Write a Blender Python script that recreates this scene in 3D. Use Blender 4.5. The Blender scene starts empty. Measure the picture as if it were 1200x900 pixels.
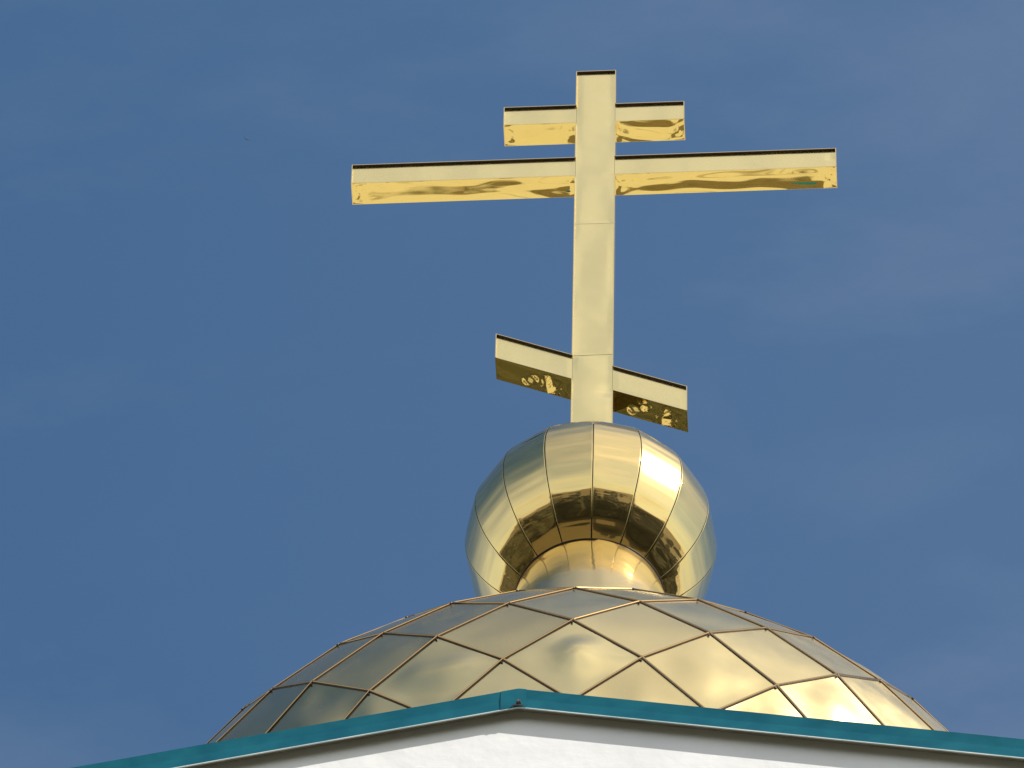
import bpy, bmesh, math, random
from mathutils import Vector, Matrix, noise
R = math.radians
random.seed(7)
S = bpy.context.scene
COL = S.collection
Z0 = 24.06                                   # height of the church's local zero above the ground

# ------------------------------------------------------------------ camera
PSI, DH, ZC = 0.0554, 20.0217, 1.6
PIT, YAW, ROLL, FPX = 1.0032, 0.0145, -0.025, 12149.5
cam_d = bpy.data.cameras.new('camera')
cam = bpy.data.objects.new('camera', cam_d)
COL.objects.link(cam)
a = PSI + YAW
F = Vector((-math.sin(a)*math.cos(PIT), math.cos(a)*math.cos(PIT), math.sin(PIT)))
RT = Vector((math.cos(a), math.sin(a), 0))
UP = RT.cross(F)
R2 = RT*math.cos(ROLL) - UP*math.sin(ROLL)
U2 = UP*math.cos(ROLL) + RT*math.sin(ROLL)
mw = Matrix(((R2.x, U2.x, -F.x, 0), (R2.y, U2.y, -F.y, 0), (R2.z, U2.z, -F.z, 0), (0, 0, 0, 1)))
mw.translation = Vector((math.sin(PSI)*DH, -math.cos(PSI)*DH, ZC))
cam.matrix_world = mw
cam_d.sensor_width = 36
cam_d.lens = FPX/1200*36
cam_d.clip_start = 0.5
cam_d.clip_end = 3000
S.camera = cam

# ------------------------------------------------------------------ sun and sky
SUN_EL, SUN_AZ = 41.0, 61.0                  # azimuth measured from -Y towards +X
sdir = Vector((math.sin(R(SUN_AZ))*math.cos(R(SUN_EL)), -math.cos(R(SUN_AZ))*math.cos(R(SUN_EL)), math.sin(R(SUN_EL))))
sl = bpy.data.lights.new('sun', 'SUN')
sl.energy = 4.9
sl.angle = R(0.53)
sl.color = (1.0, 0.95, 0.87)
so = bpy.data.objects.new('sun', sl)
COL.objects.link(so)
so.rotation_euler = sdir.to_track_quat('Z', 'Y').to_euler()
so.location = (30, -20, 60)

W = bpy.data.worlds.new('World')
S.world = W
W.use_nodes = True
nt = W.node_tree
nt.nodes.clear()
N = nt.nodes.new
L = nt.links.new
out = N('ShaderNodeOutputWorld')
bg = N('ShaderNodeBackground')
bg.inputs['Strength'].default_value = 0.10
sky = N('ShaderNodeTexSky')
sky.sky_type = 'NISHITA'
sky.sun_disc = False
sky.sun_elevation = R(SUN_EL)
sky.sun_rotation = math.atan2(sdir.x, sdir.y)
sky.air_density = 1.35
sky.dust_density = 0.7
sky.ozone_density = 3.0
tc = N('ShaderNodeTexCoord')
# thin high cloud: streaky cirrus, thick towards the sun's side of the sky
mp = N('ShaderNodeMapping')
mp.inputs['Rotation'].default_value = (0.3, 0.2, 0.6)
mp.inputs['Scale'].default_value = (5, 13, 9)
n1 = N('ShaderNodeTexNoise')
n1.inputs['Scale'].default_value = 1.5
n1.inputs['Detail'].default_value = 8
n1.inputs['Roughness'].default_value = 0.58
L(tc.outputs['Generated'], mp.inputs['Vector'])
L(mp.outputs['Vector'], n1.inputs['Vector'])
cr = N('ShaderNodeMapRange')
cr.inputs['From Min'].default_value = 0.46
cr.inputs['From Max'].default_value = 0.80
cr.inputs['To Min'].default_value = 0.0
cr.inputs['To Max'].default_value = 0.07
L(n1.outputs['Fac'], cr.inputs['Value'])
dot = N('ShaderNodeVectorMath')
dot.operation = 'DOT_PRODUCT'
cd = Vector((0.45, -0.60, 0.60)).normalized()
dot.inputs[1].default_value = cd
L(tc.outputs['Generated'], dot.inputs[0])
bank = N('ShaderNodeMapRange')
bank.interpolation_type = 'SMOOTHSTEP'
bank.inputs['From Min'].default_value = 0.42
bank.inputs['From Max'].default_value = 1.0
bank.inputs['To Min'].default_value = 0.0
bank.inputs['To Max'].default_value = 0.95
L(dot.outputs['Value'], bank.inputs['Value'])
n2 = N('ShaderNodeTexNoise')
n2.inputs['Scale'].default_value = 3.2
n2.inputs['Detail'].default_value = 5
L(tc.outputs['Generated'], n2.inputs['Vector'])
br = N('ShaderNodeMapRange')
br.inputs['From Min'].default_value = 0.25
br.inputs['From Max'].default_value = 0.7
br.inputs['To Min'].default_value = 0.42
br.inputs['To Max'].default_value = 1.0
L(n2.outputs['Fac'], br.inputs['Value'])
bm_ = N('ShaderNodeMath')
bm_.operation = 'MULTIPLY'
L(bank.outputs['Result'], bm_.inputs[0])
L(br.outputs['Result'], bm_.inputs[1])
# pale haze low over the horizon, all round
sz = N('ShaderNodeSeparateXYZ')
L(tc.outputs['Generated'], sz.inputs[0])
hz = N('ShaderNodeMapRange')
hz.interpolation_type = 'SMOOTHSTEP'
hz.inputs['From Min'].default_value = 0.84
hz.inputs['From Max'].default_value = 0.0
hz.inputs['To Min'].default_value = 0.0
hz.inputs['To Max'].default_value = 0.56
L(sz.outputs['Z'], hz.inputs['Value'])
mh_ = N('ShaderNodeMath')
mh_.operation = 'MAXIMUM'
L(bm_.outputs[0], mh_.inputs[0])
L(hz.outputs['Result'], mh_.inputs[1])
mx_ = N('ShaderNodeMath')
mx_.operation = 'MAXIMUM'
# a thin veil drifting in from the east
vl = N('ShaderNodeMapRange')
vl.interpolation_type = 'SMOOTHSTEP'
vl.inputs['From Min'].default_value = -0.11
vl.inputs['From Max'].default_value = 0.03
vl.inputs['To Min'].default_value = 0.0
vl.inputs['To Max'].default_value = 0.018
L(sz.outputs['X'], vl.inputs['Value'])
va = N('ShaderNodeMath')
va.operation = 'ADD'
L(cr.outputs['Result'], va.inputs[0])
L(vl.outputs['Result'], va.inputs[1])
# finer wisps inside that veil
mp2 = N('ShaderNodeMapping')
mp2.inputs['Rotation'].default_value = (0.2, 0.5, 0.9)
mp2.inputs['Scale'].default_value = (30, 75, 50)
n3 = N('ShaderNodeTexNoise')
n3.inputs['Scale'].default_value = 1.0
n3.inputs['Detail'].default_value = 7
n3.inputs['Distortion'].default_value = 0.6
L(tc.outputs['Generated'], mp2.inputs['Vector'])
L(mp2.outputs['Vector'], n3.inputs['Vector'])
wr = N('ShaderNodeMapRange')
wr.inputs['From Min'].default_value = 0.48
wr.inputs['From Max'].default_value = 0.78
wr.inputs['To Min'].default_value = 0.0
wr.inputs['To Max'].default_value = 0.9
L(n3.outputs['Fac'], wr.inputs['Value'])
wm = N('ShaderNodeMath')
wm.operation = 'MULTIPLY_ADD'
L(wr.outputs['Result'], wm.inputs[0])
L(vl.outputs['Result'], wm.inputs[1])
L(va.outputs[0], wm.inputs[2])
L(wm.outputs[0], mx_.inputs[0])
L(mh_.outputs[0], mx_.inputs[1])
mix = N('ShaderNodeMix')
mix.data_type = 'RGBA'
mix.inputs['B'].default_value = (12.4, 12.1, 11.2, 1)
L(mx_.outputs[0], mix.inputs['Factor'])
tint = N('ShaderNodeMix')
tint.data_type = 'RGBA'
tint.blend_type = 'MULTIPLY'
tint.inputs['Factor'].default_value = 1.0
tint.inputs['B'].default_value = (0.70, 0.92, 1.02, 1)
L(sky.outputs['Color'], tint.inputs['A'])
L(tint.outputs['Result'], mix.inputs['A'])
L(mix.outputs['Result'], bg.inputs['Color'])
L(bg.outputs['Background'], out.inputs['Surface'])

S.view_settings.view_transform = 'Standard'
S.view_settings.look = 'None'
S.view_settings.exposure = 0.12
S.view_settings.gamma = 1.0
S.view_settings.use_curve_mapping = False


# ------------------------------------------------------------------ helpers
def obj(name, bm, mat, parent=None, smooth=False):
    """Link one bmesh as ONE mesh object."""
    me = bpy.data.meshes.new(name)
    bmesh.ops.recalc_face_normals(bm, faces=bm.faces[:]) if len(bm.faces) and not smooth == 'keep' else None
    bm.to_mesh(me)
    bm.free()
    for m in (mat if isinstance(mat, (list, tuple)) else [mat]):
        me.materials.append(m)
    if smooth:
        for p in me.polygons:
            p.use_smooth = True
    o = bpy.data.objects.new(name, me)
    COL.objects.link(o)
    if parent:
        o.parent = parent
        o.matrix_parent_inverse = Matrix.Identity(4)
    return o


def thing(name, label, cat, loc, group=None):
    o = bpy.data.objects.new(name, None)
    COL.objects.link(o)
    o.location = loc
    o['label'] = label
    o['category'] = cat
    if group:
        o['group'] = group
    return o


def struct(o, kind='structure'):
    o['kind'] = kind
    return o


def box(bm, x0, x1, y0, y1, z0, z1, shear=0.0):
    """axis box; shear lowers z by shear*x"""
    v = [bm.verts.new((x, y, z - shear*x)) for x in (x0, x1) for y in (y0, y1) for z in (z0, z1)]
    for f in ((0, 1, 3, 2), (4, 6, 7, 5), (0, 4, 5, 1), (2, 3, 7, 6), (0, 2, 6, 4), (1, 5, 7, 3)):
        bm.faces.new([v[i] for i in f])


def grid(bm, fn, nu, nv):
    """surface patch: fn(u, v) -> Vector, u and v in 0..1"""
    vs = [[bm.verts.new(fn(i/nu, j/nv)) for j in range(nv + 1)] for i in range(nu + 1)]
    for i in range(nu):
        for j in range(nv):
            bm.faces.new((vs[i][j], vs[i + 1][j], vs[i + 1][j + 1], vs[i][j + 1]))
    return vs


def tube(bm, pts, r, n=8, squash=1.0):
    rings = []
    for i, p in enumerate(pts):
        t = (pts[min(i + 1, len(pts) - 1)] - pts[max(i - 1, 0)]).normalized()
        s = t.cross(Vector((0, 0, 1)))
        if s.length < 1e-4:
            s = Vector((1, 0, 0))
        s.normalize()
        u = s.cross(t)
        rings.append([bm.verts.new(p + (s*math.cos(2*math.pi*k/n) + u*math.sin(2*math.pi*k/n))*r) for k in range(n)])
    for a_, b_ in zip(rings, rings[1:]):
        for k in range(n):
            bm.faces.new((a_[k], a_[(k + 1) % n], b_[(k + 1) % n], b_[k]))
    bm.faces.new(rings[0][::-1])
    bm.faces.new(rings[-1])


def lathe(bm, prof, n=64):
    rings = [[bm.verts.new((r*math.sin(2*math.pi*k/n), -r*math.cos(2*math.pi*k/n), z)) for k in range(n)] for r, z in prof]
    for a_, b_ in zip(rings, rings[1:]):
        for k in range(n):
            bm.faces.new((a_[k], a_[(k + 1) % n], b_[(k + 1) % n], b_[k]))


def fbm(p, sc, seed):
    return noise.noise(Vector((p[0]*sc + seed*7.3, p[1]*sc - seed*3.1, p[2]*sc + seed*1.7)))


# ------------------------------------------------------------------ materials
def mat(name):
    m = bpy.data.materials.new(name)
    m.use_nodes = True
    t = m.node_tree
    t.nodes.clear()
    o = t.nodes.new('ShaderNodeOutputMaterial')
    return m, t, o


def gold(name, base, r_sharp, r_wide, wide, bump=0.0, bump_scale=(8, 8, 8), tone=0.06):
    """coated sheet steel: a sharp reflection under a wide satin one, faint smears and waviness"""
    m, t, o = mat(name)
    nn, ll = t.nodes.new, t.links.new
    tcn = nn('ShaderNodeTexCoord')
    nz = nn('ShaderNodeTexNoise')
    nz.inputs['Scale'].default_value = 6
    nz.inputs['Detail'].default_value = 6
    ll(tcn.outputs['Object'], nz.inputs['Vector'])
    c = nn('ShaderNodeMix')
    c.data_type = 'RGBA'
    c.inputs['A'].default_value = (base[0], base[1], base[2], 1)
    c.inputs['B'].default_value = (base[0]*(1 - tone), base[1]*(1 - tone*1.3), base[2]*(1 - tone*2), 1)
    ll(nz.outputs['Fac'], c.inputs['Factor'])
    rr = nn('ShaderNodeMapRange')
    rr.inputs['From Min'].default_value = 0.3
    rr.inputs['From Max'].default_value = 0.7
    rr.inputs['To Min'].default_value = r_sharp*0.8
    rr.inputs['To Max'].default_value = r_sharp*1.3
    nz2 = nn('ShaderNodeTexNoise')
    nz2.inputs['Scale'].default_value = 14
    nz2.inputs['Detail'].default_value = 7
    ll(tcn.outputs['Object'], nz2.inputs['Vector'])
    ll(nz2.outputs['Fac'], rr.inputs['Value'])
    g1 = nn('ShaderNodeBsdfPrincipled')
    g2 = nn('ShaderNodeBsdfPrincipled')
    for g in (g1, g2):
        g.inputs['Metallic'].default_value = 1
        ll(c.outputs['Result'], g.inputs['Base Color'])
    ll(rr.outputs['Result'], g1.inputs['Roughness'])
    g2.inputs['Roughness'].default_value = r_wide
    if bump:
        mpn = nn('ShaderNodeMapping')
        mpn.inputs['Scale'].default_value = bump_scale
        ll(tcn.outputs['Object'], mpn.inputs['Vector'])
        nb = nn('ShaderNodeTexNoise')
        nb.inputs['Scale'].default_value = 1
        nb.inputs['Detail'].default_value = 3
        ll(mpn.outputs['Vector'], nb.inputs['Vector'])
        b = nn('ShaderNodeBump')
        b.inputs['Strength'].default_value = 1
        b.inputs['Distance'].default_value = bump
        ll(nb.outputs['Fac'], b.inputs['Height'])
        ll(b.outputs['Normal'], g1.inputs['Normal'])
        ll(b.outputs['Normal'], g2.inputs['Normal'])
    ms = nn('ShaderNodeMixShader')
    ms.inputs['Fac'].default_value = wide
    ll(g1.outputs[0], ms.inputs[1])
    ll(g2.outputs[0], ms.inputs[2])
    ll(ms.outputs[0], o.inputs['Surface'])
    return m


def plain(name, c1, c2, scale=4, rough=0.6, detail=6, bump=0.0, spec=0.5, lo=0.35, hi=0.65, coord='Object'):
    m, t, o = mat(name)
    nn, ll = t.nodes.new, t.links.new
    tcn = nn('ShaderNodeTexCoord')
    nz = nn('ShaderNodeTexNoise')
    nz.inputs['Scale'].default_value = scale
    nz.inputs['Detail'].default_value = detail
    ll(tcn.outputs[coord], nz.inputs['Vector'])
    mr = nn('ShaderNodeMapRange')
    mr.inputs['From Min'].default_value = lo
    mr.inputs['From Max'].default_value = hi
    ll(nz.outputs['Fac'], mr.inputs['Value'])
    c = nn('ShaderNodeMix')
    c.data_type = 'RGBA'
    c.inputs['A'].default_value = (*c1, 1)
    c.inputs['B'].default_value = (*c2, 1)
    ll(mr.outputs['Result'], c.inputs['Factor'])
    g = nn('ShaderNodeBsdfPrincipled')
    ll(c.outputs['Result'], g.inputs['Base Color'])
    g.inputs['Roughness'].default_value = rough
    g.inputs['Specular IOR Level'].default_value = spec
    if bump:
        nb = nn('ShaderNodeTexNoise')
        nb.inputs['Scale'].default_value = scale*6
        nb.inputs['Detail'].default_value = 6
        ll(tcn.outputs[coord], nb.inputs['Vector'])
        b = nn('ShaderNodeBump')
        b.inputs['Distance'].default_value = bump
        ll(nb.outputs['Fac'], b.inputs['Height'])
        ll(b.outputs['Normal'], g.inputs['Normal'])
    ll(g.outputs[0], o.inputs['Surface'])
    return m


GOLD = (0.98, 0.80, 0.385)
M_CROSS = gold('gilded cross sheet', GOLD, 0.09, 0.36, 0.30, 0.0010, (9, 9, 9))
M_MIRROR = gold('mirror gilded sheet', (0.96, 0.75, 0.28), 0.02, 0.30, 0.05)
M_EDGE = gold('gilded folded edge', (0.88, 0.68, 0.33), 0.10, 0.35, 0.05)
M_BALL = gold('gilded ball sheet', (0.84, 0.63, 0.28), 0.04, 0.34, 0.15, 0.0010, (2.2, 2.2, 26))
M_NECK = gold('gilded neck sheet', (0.80, 0.62, 0.31), 0.06, 0.30, 0.32, 0.0012, (5, 5, 12))
M_TILE = gold('satin gilded panel', (0.73, 0.585, 0.30), 0.18, 0.42, 0.20)
M_TILES = [M_TILE,  # tones painted in for the differing reflections of tilted panels
           gold('satin gilded panel, darker batch', (0.68, 0.55, 0.29), 0.22, 0.42, 0.22, tone=0.12),
           gold('satin gilded panel, paler batch', (0.78, 0.64, 0.34), 0.15, 0.42, 0.20, tone=0.10)]
M_BEAD = gold('gilded seam fold', (0.66, 0.40, 0.16), 0.07, 0.3, 0.10)
M_DARK = plain('dark backing and painted shade', (0.03, 0.018, 0.010), (0.05, 0.03, 0.016), 20, 0.6)  # backings, and strips that paint shade under lips and at the neck
M_TEAL = plain('teal painted steel', (0.001, 0.090, 0.138), (0.006, 0.122, 0.172), 11, 0.5, 8, 0.0, 0.08)
M_DRIP = plain('pale drip edge', (0.60, 0.64, 0.62), (0.35, 0.46, 0.47), 7, 0.5)
M_WALL = plain('white limewashed render', (0.91, 0.91, 0.91), (0.80, 0.80, 0.80), 2.2, 0.85, 10, 0.003)
M_SOFF = plain('eave shade grey board', (0.40, 0.40, 0.39), (0.30, 0.30, 0.29), 12, 0.8)  # grey stands in for the shade under the eave
M_BOLT = plain('weathered bolt', (0.04, 0.04, 0.04), (0.10, 0.09, 0.08), 60, 0.5)

# ------------------------------------------------------------------ ground and far wood
def ground_mat():
    m, t, o = mat('yard ground')
    nn, ll = t.nodes.new, t.links.new
    tcn = nn('ShaderNodeTexCoord')
    n_a = nn('ShaderNodeTexNoise')
    n_a.inputs['Scale'].default_value = 0.10
    n_a.inputs['Detail'].default_value = 6
    ll(tcn.outputs['Object'], n_a.inputs['Vector'])
    n_b = nn('ShaderNodeTexNoise')
    n_b.inputs['Scale'].default_value = 1.3
    n_b.inputs['Detail'].default_value = 8
    ll(tcn.outputs['Object'], n_b.inputs['Vector'])
    mr = nn('ShaderNodeMapRange')
    mr.inputs['From Min'].default_value = 0.50
    mr.inputs['From Max'].default_value = 0.54
    ll(n_a.outputs['Fac'], mr.inputs['Value'])
    grass = nn('ShaderNodeMix')
    grass.data_type = 'RGBA'
    grass.inputs['A'].default_value = (0.040, 0.052, 0.018, 1)
    grass.inputs['B'].default_value = (0.21, 0.138, 0.062, 1)
    ll(n_b.outputs['Fac'], grass.inputs['Factor'])
    sand = nn('ShaderNodeMix')
    sand.data_type = 'RGBA'
    sand.inputs['A'].default_value = (0.62, 0.58, 0.45, 1)
    sand.inputs['B'].default_value = (0.52, 0.47, 0.35, 1)
    ll(n_b.outputs['Fac'], sand.inputs['Factor'])
    # paved yard behind the church (local +Y), meadow elsewhere
    sep = nn('ShaderNodeSeparateXYZ')
    ll(tcn.outputs['Object'], sep.inputs[0])
    yr = nn('ShaderNodeMapRange')
    yr.inputs['From Min'].default_value = 8
    yr.inputs['From Max'].default_value = 9
    ll(sep.outputs['Y'], yr.inputs['Value'])
    inv = nn('ShaderNodeMath')
    inv.operation = 'SUBTRACT'
    inv.inputs[0].default_value = 1.0
    ll(mr.outputs['Result'], inv.inputs[1])
    mu = nn('ShaderNodeMath')
    mu.operation = 'MULTIPLY'
    ll(yr.outputs['Result'], mu.inputs[0])
    ll(inv.outputs[0], mu.inputs[1])
    c = nn('ShaderNodeMix')
    c.data_type = 'RGBA'
    ll(mu.outputs[0], c.inputs['Factor'])
    ll(grass.outputs['Result'], c.inputs['A'])
    ll(sand.outputs['Result'], c.inputs['B'])
    g = nn('ShaderNodeBsdfPrincipled')
    g.inputs['Roughness'].default_value = 0.95
    ll(c.outputs['Result'], g.inputs['Base Color'])
    ll(g.outputs[0], o.inputs['Surface'])
    return m


bm = bmesh.new()
bmesh.ops.create_circle(bm, cap_ends=True, radius=1500, segments=64)
struct(obj('ground', bm, ground_mat()))

M_WOOD = plain('wood foliage', (0.018, 0.021, 0.007), (0.052, 0.044, 0.014), 0.35, 0.9, 6)
bm = bmesh.new()
for i in range(900):
    az = random.uniform(0, 2*math.pi)
    rad = 58 + random.random()**1.5*170
    if abs((az - math.pi/2 + math.pi) % (2*math.pi) - math.pi) < 0.55:
        rad += 45
    h = random.uniform(9, 17)
    w = random.uniform(3.0, 5.5)
    x, y = rad*math.cos(az), rad*math.sin(az)
    c = Vector((x, y, h*0.55))
    r_ = bmesh.ops.create_icosphere(bm, subdivisions=2, radius=1)
    sd = random.uniform(0, 50)
    for v in r_['verts']:
        d = v.co.normalized()
        k = 1 + 0.55*fbm(d, 2.1, sd)
        v.co = Vector((d.x*w*k, d.y*w*k, d.z*h*0.52*k)) + c
wood = struct(obj('woodland', bm, M_WOOD), 'stuff')
wood['label'] = 'dark green far-off wood ringing the church yard'
wood['category'] = 'wood'

# ------------------------------------------------------------------ church: gabled white tower with teal eaves
GD, GZ, GP, GX, GFH = 3.615, 1.683, 0.2457, 0.0028, 0.094
OV = 0.029                                   # how far the eave stands out from the wall
church = thing('church', 'white rendered church gable with teal metal eaves under the gilded dome', 'church', (0.0253, 0, 0))
church.rotation_euler.z = -0.007
HW = GD - OV                                 # half width of the tower walls
HR = GD                                      # half width of the roof


def rot4(k):
    return Matrix.Rotation(k*math.pi/2, 4, 'Z')


for k in range(4):
    m4 = rot4(k)
    bm = bmesh.new()
    # gabled wall slab
    pts = [(-HW, 0), (HW, 0), (HW, Z0 + GZ - HW*GP - 0.01), (0, Z0 + GZ - 0.01), (-HW, Z0 + GZ - HW*GP - 0.01)]
    fr = [bm.verts.new((x, -HW, z)) for x, z in pts]
    bk = [bm.verts.new((x*(HW - 0.35)/HW, -HW + 0.35, z)) for x, z in pts]
    bm.faces.new(fr)
    bm.faces.new(bk[::-1])
    for i in range(5):
        j = (i + 1) % 5
        bm.faces.new((fr[i], bk[i], bk[j], fr[j]))
    bm.transform(m4)
    obj('wall', bm, M_WALL, church)
    # pair of roof slopes with a small thickness, mitred into the neighbouring gable roofs at the valleys
    bm = bmesh.new()
    for s in (-1, 1):
        top = [(0, -HR + 0.004, GZ - 0.002), (s*HR, -HR + 0.004, GZ - HR*GP - 0.002), (0, 0, GZ - 0.002)]
        a_ = [bm.verts.new((x, y, Z0 + z)) for x, y, z in top]
        b_ = [bm.verts.new((x, y, Z0 + z - 0.03)) for x, y, z in top]
        bm.faces.new(a_)
        bm.faces.new(b_[::-1])
        for i in range(3):
            j = (i + 1) % 3
            bm.faces.new((a_[i], b_[i], b_[j], a_[j]))
        for q in range(1, 12):               # standing seams
            x = s*HR*q/12
            y1 = -abs(x)
            box(bm, x - 0.008, x + 0.008, -HR + 0.02, y1 - 0.02, Z0 + GZ - abs(x)*GP - 0.01, Z0 + GZ - abs(x)*GP + 0.025)
    bm.transform(m4)
    obj('roof', bm, M_TEAL, church)
    # eave fascia: two boards of folded steel, each its own part
    for s in (-1, 1):
        bm = bmesh.new()
        n = 40
        x1 = HR + 0.0
        def fp(u, y, dz, s=s):
            x = s*u*x1
            return Vector((x + GX, y, Z0 + GZ - abs(x)*GP + dz))
        rows = []
        for i in range(n + 1):
            u = i/n
            wob = 0.0025*fbm((u*9, s, k), 1.0, 3)
            rows.append([bm.verts.new(fp(u, -HR - 0.004 + wob*0.3, 0.0)),
                         bm.verts.new(fp(u, -HR - 0.003 + wob, -GFH*0.5)),
                         bm.verts.new(fp(u, -HR - 0.006 + wob, -GFH)),
                         bm.verts.new(fp(u, -HR - 0.0015, -GFH)),
                         bm.verts.new(fp(u, -HR + 0.002, 0.0))])
        for p, q in zip(rows, rows[1:]):
            for i in range(5):
                j = (i + 1) % 5
                bm.faces.new((p[i], q[i], q[j], p[j]))
        bm.faces.new(rows[0])
        bm.faces.new(rows[-1][::-1])
        bm.transform(m4)
        fas = obj('fascia', bm, M_TEAL, church)
        # pale drip lip along the foot of the board
        bm = bmesh.new()
        rows = []
        for i in range(n*2 + 1):
            u = i/n/2
            w = 0.0012*fbm((u*30, s, k), 1.0, 9)
            rows.append([bm.verts.new(fp(u, y, z)) for y, z in
                         ((-HR - 0.0072, -GFH - 0.0005), (-HR - 0.0078, -GFH - 0.005 - w), (-HR - 0.0040, -GFH - 0.005), (-HR - 0.0040, -GFH - 0.0005))])
        for p, q in zip(rows, rows[1:]):
            for i in range(4):
                j = (i + 1) % 4
                bm.faces.new((p[i], q[i], q[j], p[j]))
        bm.faces.new(rows[0])
        bm.faces.new(rows[-1][::-1])
        bm.transform(m4)
        obj('drip_edge', bm, M_DRIP, fas)
    # board added between fascia and wall; its grey paints in eave shade
    for s in (-1, 1):
        bm = bmesh.new()
        a_, b_ = [], []
        for x in (0.0, HR - 0.02):
            for y in (-HR - 0.0005, -HW - 0.0005):
                z = Z0 + GZ - x*GP - GFH + 0.030
                a_.append(bm.verts.new((s*x, y, z)))
                b_.append(bm.verts.new((s*x, y, z + 0.008)))
        for q in (a_, b_):
            bm.faces.new((q[0], q[1], q[3], q[2]))
        for i, j in ((0, 1), (1, 3), (3, 2), (2, 0)):
            bm.faces.new((a_[i], a_[j], b_[j], b_[i]))
        bm.transform(m4)
        obj('shade_soffit', bm, M_SOFF, church)
    # folded cap over the joint at the gable point, with its bolt
    bm = bmesh.new()
    n = 8
    rows = []
    for i in range(n + 1):
        x = -0.050 + 0.072*i/n
        z = Z0 + GZ - abs(x)*GP
        rows.append([bm.verts.new((x + GX, y, z + dz)) for y, dz in ((-HR - 0.0050, 0.0003), (-HR - 0.0085, -GFH - 0.001), (-HR - 0.0065, -GFH - 0.001), (-HR - 0.0042, 0.0003))])
    for p, q in zip(rows, rows[1:]):
        for i in range(4):
            j = (i + 1) % 4
            bm.faces.new((p[i], q[i], q[j], p[j]))
    bm.faces.new(rows[0])
    bm.faces.new(rows[-1][::-1])
    bm.transform(m4)
    cap = obj('joint_cap', bm, M_TEAL, church)
    bm = bmesh.new()
    mt = Matrix.Translation((0.004, -HR - 0.016, Z0 + GZ - GFH + 0.012)) @ Matrix.Rotation(math.pi/2, 4, 'X')
    bmesh.ops.create_cone(bm, cap_ends=True, segments=6, radius1=0.008, radius2=0.006, depth=0.010, matrix=mt)
    box(bm, -0.012, 0.018, -HR - 0.014, -HR - 0.0110, Z0 + GZ - GFH - 0.001, Z0 + GZ - GFH + 0.003)
    bm.transform(m4)
    obj('bolt', bm, M_BOLT, cap)
# round drum that carries the dome
bm = bmesh.new()
lathe(bm, [(1.50, Z0 + GZ - 0.5), (1.50, Z0 + 3.55), (1.62, Z0 + 3.60), (1.62, Z0 + 3.72), (1.40, Z0 + 3.74)], 96)
obj('drum', bm, M_WALL, church, smooth=False)

# ------------------------------------------------------------------ dome of diamond panels
ND, DOFF = 24, 0.0236
DD = 2*math.pi/ND
# (half-step azimuth parity, radius, height): level 0 is the topmost row seen
LV = {0: (1.5268, 5.3342), 1: (1.6042, 5.1554), 2: (1.6736, 4.9319), 3: (1.6852, 4.7179),
      4: (1.676, 4.475), 5: (1.61, 4.25), 6: (1.53, 4.02), 7: (1.45, 3.78),
      -1: (1.425, 5.492), -2: (1.31, 5.63), -3: (1.18, 5.76), -4: (1.04, 5.88), -5: (0.90, 6.0), -6: (0.76, 6.12), -7: (0.63, 6.26), -8: (0.52, 6.42)}


def node(lv, a_):
    r, z = LV[lv]
    return Vector((r*math.sin(a_), -r*math.cos(a_), z))


dome = thing('gilded_dome', 'broad gilded dome clad in large diamond-shaped metal panels', 'dome', (0, 0, Z0 + 3.7))
OFF = Vector((0, 0, -3.7))


def panel_bm(bm, lv, a_, seed, amp):
    """diamond whose side corners lie on level lv at azimuth a_ +- half a step; its top is one level up, its foot one down"""
    T, B = node(lv - 1, a_), node(lv + 1, a_)
    Lf, Rt = node(lv, a_ - DD/2), node(lv, a_ + DD/2)
    cen = (T + B + Lf + Rt)/4
    nrm = (Rt - Lf).cross(T - B).normalized()
    if nrm.dot(Vector((cen.x, cen.y, 0))) < 0:
        nrm = -nrm
    g = 0.994
    T, B, Lf, Rt = (cen + (p - cen)*g for p in (T, B, Lf, Rt))

    def fn(u, v):
        p = T*(1 - u)*(1 - v) + Rt*u*(1 - v) + Lf*(1 - u)*v + B*u*v
        e = (16*u*(1 - u)*v*(1 - v))
        d = e*amp[0] + e**0.6*amp[1]*fbm((u, v, 0), 1.9, seed) + e*amp[2]*(0.5 - abs(u - v)) + e*amp[3]*(0.3 - math.sqrt(((u + v)/2 - 0.47)**2 + 0.0016))
        return p + nrm*d + OFF
    grid(bm, fn, 14, 14)
    return T, B, Lf, Rt, nrm


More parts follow.
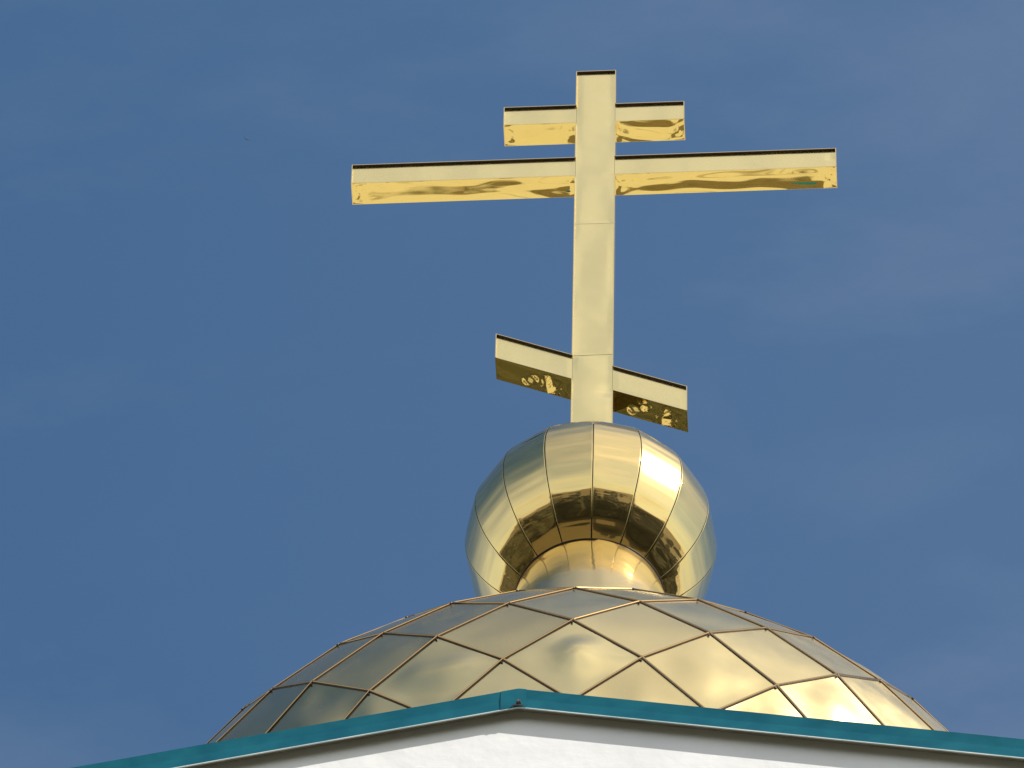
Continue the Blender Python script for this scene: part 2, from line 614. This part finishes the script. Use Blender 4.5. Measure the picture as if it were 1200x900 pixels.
def bead_bm(bm, lv, a_):
    T, B = node(lv - 1, a_), node(lv + 1, a_)
    Lf, Rt = node(lv, a_ - DD/2), node(lv, a_ + DD/2)
    up = Vector((0, 0, 1))
    for p in (Lf, Rt):
        n = ((p + B)/2)
        n = Vector((n.x, n.y, 0.8)).normalized()
        t = (B - p).normalized()
        s = t.cross(n).normalized()
        if s.z < 0:
            s = -s
        # folded strip: a flat hem and a rounded outer lip
        prof = [(0.0030, -0.004), (0.0033, 0.0026), (0.0018, 0.0048), (-0.0010, 0.0048), (-0.0026, 0.0028), (-0.0030, -0.004)]
        a1 = p + (p - B)*0.012
        b1 = B + (B - p)*0.012
        r0 = [bm.verts.new(a1 + s*x + n*y + OFF) for x, y in prof]
        r1 = [bm.verts.new(b1 + s*x + n*y + OFF) for x, y in prof]
        for i in range(6):
            j = (i + 1) % 6
            bm.faces.new((r0[i], r1[i], r1[j], r0[j]))
        bm.faces.new(r0)
        bm.faces.new(r1[::-1])
        # dark strip painting in the shadow under the lip
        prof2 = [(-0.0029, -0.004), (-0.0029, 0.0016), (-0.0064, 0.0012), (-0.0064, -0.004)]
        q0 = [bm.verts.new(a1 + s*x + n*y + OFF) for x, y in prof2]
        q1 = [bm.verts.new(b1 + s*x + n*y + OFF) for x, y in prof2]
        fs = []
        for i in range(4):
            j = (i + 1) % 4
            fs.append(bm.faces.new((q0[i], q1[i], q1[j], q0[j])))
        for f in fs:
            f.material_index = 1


def clip_bm(bm, lv, a_):
    """the clip head under the panel's upper corner"""
    T, B = node(lv - 1, a_), node(lv + 1, a_)
    ax = (B - T).normalized()
    nn_ = Vector((T.x, T.y, 0.8)).normalized()
    sx_ = ax.cross(nn_).normalized()
    cc = T + ax*0.020 + sx_*0.004 + nn_*0.002 + OFF
    r0 = [bm.verts.new(cc + (ax*math.cos(q*math.pi/3) + sx_*math.sin(q*math.pi/3))*0.0038) for q in range(6)]
    r1 = [bm.verts.new(v.co + nn_*0.005) for v in r0]
    for q in range(6):
        bm.faces.new((r0[q], r0[(q + 1) % 6], r1[(q + 1) % 6], r1[q]))
    bm.faces.new(r0[::-1])
    bm.faces.new(r1)


rest_p, rest_b = bmesh.new(), bmesh.new()
CAM_AZ = PSI
for lv in range(-7, 7):
    for k in range(ND):
        half = 0.0 if lv % 2 else 0.5
        # level parity: nodes of even levels sit at k, of odd levels at k + 1/2
        a_ = (k + half)*DD + DOFF
        dz = (a_ - CAM_AZ + math.pi) % (2*math.pi) - math.pi
        seed = lv*31 + k*1.7
        rnd = random.Random(int(lv*100 + k))
        amp = (rnd.uniform(0.003, 0.008), rnd.uniform(0.010, 0.022) if lv == 3 else rnd.uniform(0.004, 0.010) if lv > 3 else rnd.uniform(0.002, 0.005), rnd.uniform(-0.006, 0.018) if lv >= 3 else 0.0, (rnd.uniform(0.03, 0.09) if lv == 3 else rnd.uniform(0, 0.012) if lv > 3 else 0.0))
        if lv == 3 and 0.15 < dz < 1.2:
            amp = (amp[0]*0.6, amp[1]*0.6, amp[2]*0.5, amp[3]*0.5)
        if lv == 3 and abs(dz) < 0.13:
            amp = (0.004, 0.030, 0.014, 0.075)
        if 0 <= lv <= 4 and abs(dz) < 1.62:
            bm = bmesh.new()
            panel_bm(bm, lv, a_, seed, amp)
            pn = obj('diamond_panel', bm, M_TILES[2] if lv == 3 and abs(dz) < 0.13 else M_TILES[rnd.choice((0, 0, 1, 1, 2))], dome, smooth=True)  # centre panel painted paler for its bright reflection
            bm = bmesh.new()
            bead_bm(bm, lv, a_)
            obj('folded_seam', bm, [M_BEAD, M_DARK], pn)
            bm = bmesh.new()
            clip_bm(bm, lv, a_)
            obj('clip', bm, M_DARK, pn)
        else:
            panel_bm(rest_p, lv, a_, seed, amp)
            bead_bm(rest_b, lv, a_)
rp = struct(obj('diamond_panel', rest_p, M_TILE, dome, smooth=True), 'stuff')
obj('folded_seam', rest_b, [M_BEAD, M_DARK], rp)
# inner shell that closes the joints, and the collar the ball's neck stands in
bm = bmesh.new()
lathe(bm, [(LV[k][0]*0.975 - 0.02, LV[k][1] - 3.7) for k in sorted(LV)], 48)
obj('backing_shell', bm, M_DARK, dome, smooth=True)
bm = bmesh.new()
lathe(bm, [(0.60, 6.22 - 3.7), (0.50, 6.38 - 3.7), (0.45, 6.55 - 3.7), (0.41, 6.72 - 3.7), (0.385, 6.88 - 3.7), (0.372, 7.0 - 3.7), (0.368, 7.02 - 3.7), (0.2, 7.02 - 3.7)], 96)
obj('collar', bm, M_NECK, dome, smooth=True)

# ------------------------------------------------------------------ gilded ball on its neck
NB, BOFF = 16, 0.0632
BZ, BA, BCU, BCL, BNL = 7.9028, 0.4425, 0.4297, 0.4495, 1.9551
NR, NZ = 0.2549, 7.5367
ball = thing('gilded_ball', 'gilded faceted ball of curved vertical segments between dome and cross', 'finial ball', (0, 0, Z0 + 7.02))
OB = 7.02
DB = 2*math.pi/NB


def bprof(t):
    c, s = math.cos(t), math.sin(t)
    if s >= 0:
        return BA*c, BZ + BCU*s
    e = 2/BNL
    return BA*max(c, 1e-9)**e, BZ - BCL*(-s)**e


TB0, TB1 = -1.0, 1.46
for k in range(NB):
    a0, a1 = BOFF + k*DB, BOFF + (k + 1)*DB
    bm = bmesh.new()
    seed = k*2.3

    def fn(u, v):
        t = TB0 + (TB1 - TB0)*v
        r, z = bprof(t)
        # edges turned in a little: dark joint with a bright arris
        gap = 0.0016
        edge = min(u, 1 - u)*r*DB
        p0 = Vector((r*math.sin(a0), -r*math.cos(a0), z))
        p1 = Vector((r*math.sin(a1), -r*math.cos(a1), z))
        w = (p1 - p0).length
        uu = gap/w + u*(1 - 2*gap/w) if w > 0.02 else u
        p = p0.lerp(p1, uu)
        c = Vector((p.x, p.y, z - BZ)).normalized()
        turn = -0.0010*max(0.0, 1 - edge/0.002)**2 if edge < 0.002 else 0.0
        wav = (0.0018*fbm((u*0.6, v*7, k), 1.0, seed) + 0.0020*fbm((u*0.5, v*24, k), 1.0, seed + 3) + 0.00050*fbm((u*0.4, v*61, k), 1.0, seed + 8))*min(1, edge/0.02) + 0.0016*math.sin(math.pi*u)
        return p + c*(turn + wav) - Vector((0, 0, OB))
    us = [0, .008, .018, .04, .15, .3, .5, .7, .85, .96, .982, .992, 1]
    NVB = 140
    vs = [[bm.verts.new(fn(u, j/NVB)) for j in range(NVB + 1)] for u in us]
    for i in range(len(us) - 1):
        for j in range(NVB):
            bm.faces.new((vs[i][j], vs[i + 1][j], vs[i + 1][j + 1], vs[i][j + 1]))
    obj('curved_segment', bm, M_BALL, ball, smooth=True)
bm = bmesh.new()
lathe(bm, [(bprof(t)[0]*0.965, BZ + (bprof(t)[1] - BZ)*0.975 - OB) for t in [TB0 + (1.56 - TB0)*i/40 for i in range(41)]], 48)
obj('inner_core', bm, M_DARK, ball, smooth=True)
# neck: rolled sheet, slightly waisted, with one lapped joint
bm = bmesh.new()
prof = [(NR - 0.006 + 0.19*(7.60 - z), z) for z in (7.60, 7.55, 7.50, 7.45, 7.40, 7.34, 7.26, 7.16, 7.08, 7.03, 7.02)]
n = 120
lap = int(n*(9.0/360))
rings = []
for r, z in prof:
    ring = []
    for k in range(n):
        a_ = 2*math.pi*k/n
        rr = r + 0.0006*fbm((math.cos(a_)*2, math.sin(a_)*2, z*6), 1, 4)
        dk = (k - lap) % n
        rr += 0.0028*(1 - dk/10) if dk < 10 else 0
        ring.append(bm.verts.new((rr*math.sin(a_), -rr*math.cos(a_), z - OB)))
    rings.append(ring)
for p, q in zip(rings, rings[1:]):
    for k in range(n):
        bm.faces.new((p[k], p[(k + 1) % n], q[(k + 1) % n], q[k]))
obj('neck', bm, M_NECK, ball, smooth=True)

# dark ring added at the neck joint, painting in its darker reflected edge
bm = bmesh.new()
zr = 7.545
rr_ = NR - 0.006 + 0.19*(7.60 - zr) + 0.0015
tor = []
for k in range(96):
    a_ = 2*math.pi*k/96
    tor.append([bm.verts.new(((rr_ + 0.0032*math.cos(b))*math.sin(a_), -(rr_ + 0.0032*math.cos(b))*math.cos(a_), zr + 0.0032*math.sin(b) - OB)) for b in [2*math.pi*q/8 for q in range(8)]])
for k in range(96):
    p, q = tor[k], tor[(k + 1) % 96]
    for i in range(8):
        bm.faces.new((p[i], q[i], q[(i + 1) % 8], p[(i + 1) % 8]))
obj('edge_shade_ring', bm, M_DARK, ball, smooth=True)

# ------------------------------------------------------------------ the cross
CW, CD = 0.15, 0.0933                        # width of the upright, depth of all its members
ZT = 11.0742
CB = 8.30                                    # foot of the cross, on the ball
REC, LIP = 0.0088, 0.0030                    # the front sheets lie in a shallow tray with a thin rim
cross = thing('orthodox_cross', 'tall gilded three-bar church cross standing on the ball', 'cross', (0, 0, Z0 + CB))
FY, BY = -CD/2, CD/2


def sheet(bm, x0, x1, z0, z1, y, sh, seed, amp, nu, nv, side='front', dents=()):
    """slightly buckled sheet; front: in XZ at depth y; under: in XY at height z0 running from FY to BY"""
    def fn(u, v):
        x = x0 + (x1 - x0)*u
        ex = min(u, 1 - u)*abs(x1 - x0)
        e = min(1.0, ex/0.02)
        if side == 'front':
            z = z0 + (z1 - z0)*v
            ez = min(1.0, min(v, 1 - v)*abs(z1 - z0)/0.02)
            d = amp*fbm((x*1.6, 0, z*0.5), 4.5, seed)*e*ez + amp*0.12*fbm((x, 0, z), 15.0, seed + 5)*e*ez
            for cx, cz, rad, dep in dents:
                q = ((x - cx)**2 + (z - cz)**2)/rad**2
                d += dep*math.exp(-q)
            return Vector((x, y + d, z - sh*x))
        yy = FY + 0.001 + (BY - FY - 0.002)*v
        ey = min(1.0, min(v, 1 - v)*(BY - FY)/0.03)
        d = amp*fbm((x*0.45, yy, 0), 9.0, seed)*e*ey + amp*0.10*fbm((x*0.45, yy, 0), 20.0, seed + 5)*e*ey
        for cx, cy, rad, dep, *el in dents:
            ratio, ang = el if el else (1.0, 0.0)
            dx, dy = x - cx, yy - cy
            du, dv = dx*math.cos(ang) + dy*math.sin(ang), (dy*math.cos(ang) - dx*math.sin(ang))*ratio
            if ratio < 0:                     # patch pushed askew: one even tilt that fades at its rim
                q = (du*du + dv*dv)/rad**2
                d += dep*du/rad*math.exp(-q*q)
                continue
            if rad < 0:                       # folded dent with flat sides
                d += dep*max(0.0, 1 - abs(du/rad) - abs(dv/rad))
                continue
            q = (du*du + dv*dv)/rad**2
            d += dep*math.exp(-q)
        return Vector((x, yy, z0 + d - sh*x))
    grid(bm, fn, nu, nv)


def tray(bm, x0, x1, z0, z1, sh=0.0, rims='LRTB'):
    """rim walls of a member: four thin plates round the recessed front sheet, plus back plate"""
    yf, yb = FY, BY
    T = LIP
    if 'T' in rims:
        box(bm, x0, x1, yf, yb, z1 - T, z1, sh)
    if 'B' in rims:
        box(bm, x0, x1, yf, yb - 0.0, z0, z0 + T, sh)
    zz0 = z0 + (T + 0.0003 if 'B' in rims else 0)
    zz1 = z1 - (T + 0.0003 if 'T' in rims else 0)
    if 'L' in rims:
        box(bm, x0, x0 + T, yf, yb, zz0, zz1, sh)
    if 'R' in rims:
        box(bm, x1 - T, x1, yf, yb, zz0, zz1, sh)
    xa = x0 + (T + 0.0003 if 'L' in rims else 0)
    xb = x1 - (T + 0.0003 if 'R' in rims else 0)
    box(bm, xa, xb, yb - T, yb, zz0, zz1, sh)


ZREL = -CB
bars = [('short_crossbar_arm', 10.8295, 0.129, 0.3444, 0.3319, 0.0),
        ('long_crossbar_arm', 10.4525, 0.132, 0.9043, 0.8948, 0.0),
        ('slanted_footrest_arm', 9.0401, 0.1622, 0.3512, 0.3409, 0.5749)]
# upright: shell with rim plates (stopped where the bars enter), three front sheets
up_bm = bmesh.new()
hw = CW/2
zt, zb = ZT + ZREL, 0.0
box(up_bm, -hw, hw, FY, BY, zt - LIP, zt)
box(up_bm, -hw + LIP + .0003, hw - LIP - .0003, BY - LIP, BY, zb, zt - LIP - .0003)
for s in (-1, 1):
    cuts = []
    for nm, z, h, l_, r_, sh in bars:
        x = s*hw
        top = z + ZREL - sh*x
        cuts.append((top - h, top))
    cuts.sort()
    z = zb
    for c0, c1 in cuts + [(zt - LIP - .0003, None)]:
        xs = sorted((s*hw, s*(hw - LIP)))
        box(up_bm, xs[0], xs[1], FY, BY, z, c0)
        z = c1
upright = obj('upright', up_bm, M_EDGE, cross)
segs = [(zb, 9.087 - 0.0012 + ZREL), (9.087 + ZREL + 0.0012, 9.99 + ZREL - 0.0008), (9.99 + ZREL + 0.0008, zt - LIP - 0.0003)]
dn = [[(0.062, 8.850 + ZREL, 0.038, 0.0060), (-0.03, 8.75 + ZREL, 0.08, -0.0065), (0.02, 9.00 + ZREL, 0.05, -0.0015)],
      [(0.02, 9.5 + ZREL, 0.09, -0.002), (0.06, 9.35 + ZREL, 0.05, 0.0015)],
      [(-0.05, 10.35 + ZREL, 0.05, 0.0010), (0.055, 10.33 + ZREL, 0.02, 0.002), (0.06, 10.70 + ZREL, 0.015, 0.0015), (-0.065, 10.70 + ZREL, 0.01, 0.001)]]
for i, (a_, b_) in enumerate(segs):
    bm = bmesh.new()
    sheet(bm, -hw + LIP, hw - LIP, a_, b_, FY + REC, 0, 11 + i, 0.0048, 20, 90, dents=dn[i])
    obj('front_sheet', bm, M_CROSS, upright, smooth=True)
bm = bmesh.new()
box(bm, -hw + LIP, hw - LIP, FY + REC + 0.014, FY + REC + 0.018, zb, zt - LIP)
obj('backing_plate', bm, M_DARK, upright)
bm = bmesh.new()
box(bm, -hw + LIP + .0004, hw - LIP - .0004, FY + .0008, FY + REC - .0006, zt - LIP - .0024, zt - LIP - .0006)  # dark strip painting in the dark reflection under the top lip
obj('rim_shade_strip', bm, M_DARK, upright)

for bi, (nm, z, h, l_, r_, sh) in enumerate(bars):
    zz = z + ZREL
    for s in (-1, 1):
        xa, xb = (-l_, -hw) if s < 0 else (hw, r_)
        bm = bmesh.new()
        tray(bm, xa, xb, zz - h + 0.0008, zz, sh, 'LT' if s < 0 else 'RT')
        box(bm, xa, xb, FY, FY + 0.0025, zz - h, zz - h + LIP, sh)   # thin front lip over the lower edge
        arm = obj(nm, bm, M_EDGE, cross)
        x0, x1 = (-l_ + LIP, -hw + LIP - .0009) if s < 0 else (hw - LIP + .0009, r_ - LIP)
        bm = bmesh.new()
        dts = [(r_ - 0.02, zz - 0.05, 0.02, 0.0025)] if (bi == 1 and s > 0) else []
        sheet(bm, x0, x1, zz - h + 0.002, zz - LIP - 0.0003, FY + REC, sh, 31 + bi*7 + s, 0.0016, int(60*abs(x1 - x0)/0.3), 12, dents=dts)
        obj('front_sheet', bm, M_CROSS, arm, smooth=True)
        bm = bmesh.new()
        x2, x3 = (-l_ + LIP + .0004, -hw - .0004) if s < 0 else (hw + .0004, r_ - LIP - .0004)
        box(bm, x2, x3, FY + .0008, FY + REC - .0016, zz - LIP - .0024, zz - LIP - .0006, sh)  # same painted dark reflection under the arm's top lip
        obj('rim_shade_strip', bm, M_DARK, arm)
        bm = bmesh.new()
        amp = (0.0034, 0.0036, 0.0040)[bi]*((0.5, 0.8, 1)[bi] if s < 0 else 1)
        xo = -l_ if s < 0 else r_
        xi = -hw if s < 0 else hw
        dts = [(xo - s*0.010, BY - 0.010, 0.030, 0.0030), (xo - s*0.012, FY + 0.012, 0.030, -0.0016), (xi + s*0.008, 0, 0.034, 0.0013)]
        if bi == 2:
            rr = random.Random(40 + s)
            dts = [(xi + s*rr.uniform(0.05, 0.22), rr.uniform(FY + .012, BY - .010), rr.uniform(0.020, 0.028), rr.uniform(0.0040, 0.0055), -rr.uniform(0.5, 1.6), rr.uniform(-1.5, 1.5)) for _ in range(1)]
            dts.append((xi + s*(0.075 if s < 0 else 0.19), 0.016, 0.032, 0.0080, -0.8, 0.5))
            dts.append((xi + s*(0.150 if s < 0 else 0.08), 0.010, 0.026, 0.0068, -1.5, 2.6))
        x0, x1 = (-l_ + LIP, -hw + .0005) if s < 0 else (hw - .0005, r_ - LIP)
        sheet(bm, x0, x1, zz - h, 0, 0, sh, 57 + bi*5 + s*2, amp, int(120*abs(x1 - x0)/0.3), 30, 'under', dts)
        obj('underside_sheet', bm, M_MIRROR, arm, smooth=True)

# ------------------------------------------------------------------ a bird, far off
px, py, dist = 289, 163, 300.0
ray = (F*FPX + R2*(px - 600) + U2*(450 - py)).normalized()
bm = bmesh.new()
bw = [(-0.055, 0.0, 0.010), (-0.025, -0.006, 0.016), (0, 0, 0), (0.025, -0.006, 0.016), (0.055, 0.0, 0.010)]
body = [(0, -0.055, 0.002, 0.002), (0, -0.045, 0.002, 0.009), (0, -0.02, 0, 0.014), (0, 0.02, 0, 0.011), (0, 0.05, 0, 0.005), (0, 0.075, 0, 0.009)]
rings = []
for x, y, z, r_ in body:
    rings.append([bm.verts.new((x + r_*math.cos(2*math.pi*q/8), y, z + r_*0.8*math.sin(2*math.pi*q/8))) for q in range(8)])
for p, q in zip(rings, rings[1:]):
    for i in range(8):
        bm.faces.new((p[i], p[(i + 1) % 8], q[(i + 1) % 8], q[i]))
bm.faces.new(rings[0])
bm.faces.new(rings[-1][::-1])
for sd in (-1, 1):                            # thin tapered wings, swept back, rooted inside the body
    sec = [(0.004, -0.028, 0.030, 0.002), (0.05, -0.032, 0.022, 0.010), (0.09, -0.012, 0.026, 0.012), (0.135, 0.03, 0.036, 0.006)]
    prev = None
    for x, y0, y1, z in sec:
        cur = [bm.verts.new((sd*x, y0, z)), bm.verts.new((sd*x, (y0 + y1)/2, z + 0.004)), bm.verts.new((sd*x, y1, z)), bm.verts.new((sd*x, (y0 + y1)/2, z - 0.002))]
        if prev:
            for i in range(4):
                bm.faces.new((prev[i], prev[(i + 1) % 4], cur[(i + 1) % 4], cur[i]))
        else:
            bm.faces.new(cur)
        prev = cur
    bm.faces.new(prev[::-1])
M_BIRD = plain('dark plumage', (0.012, 0.012, 0.016), (0.03, 0.028, 0.026), 30, 0.8)
bird = obj('bird', bm, M_BIRD, smooth=True)
wx = (R2*0.85 - U2*0.53).normalized()
wy = (ray*0.8 + U2*0.5 + R2*0.3)
wy = (wy - wx*wy.dot(wx)).normalized()
bird.rotation_euler = Matrix((wx, wy, wx.cross(wy))).transposed().to_euler()
bird.location = mw.translation + ray*dist
bird.scale = (0.75, 0.75, 0.75)
bird['label'] = 'tiny dark bird flying alone far off in the blue sky'
bird['category'] = 'bird'
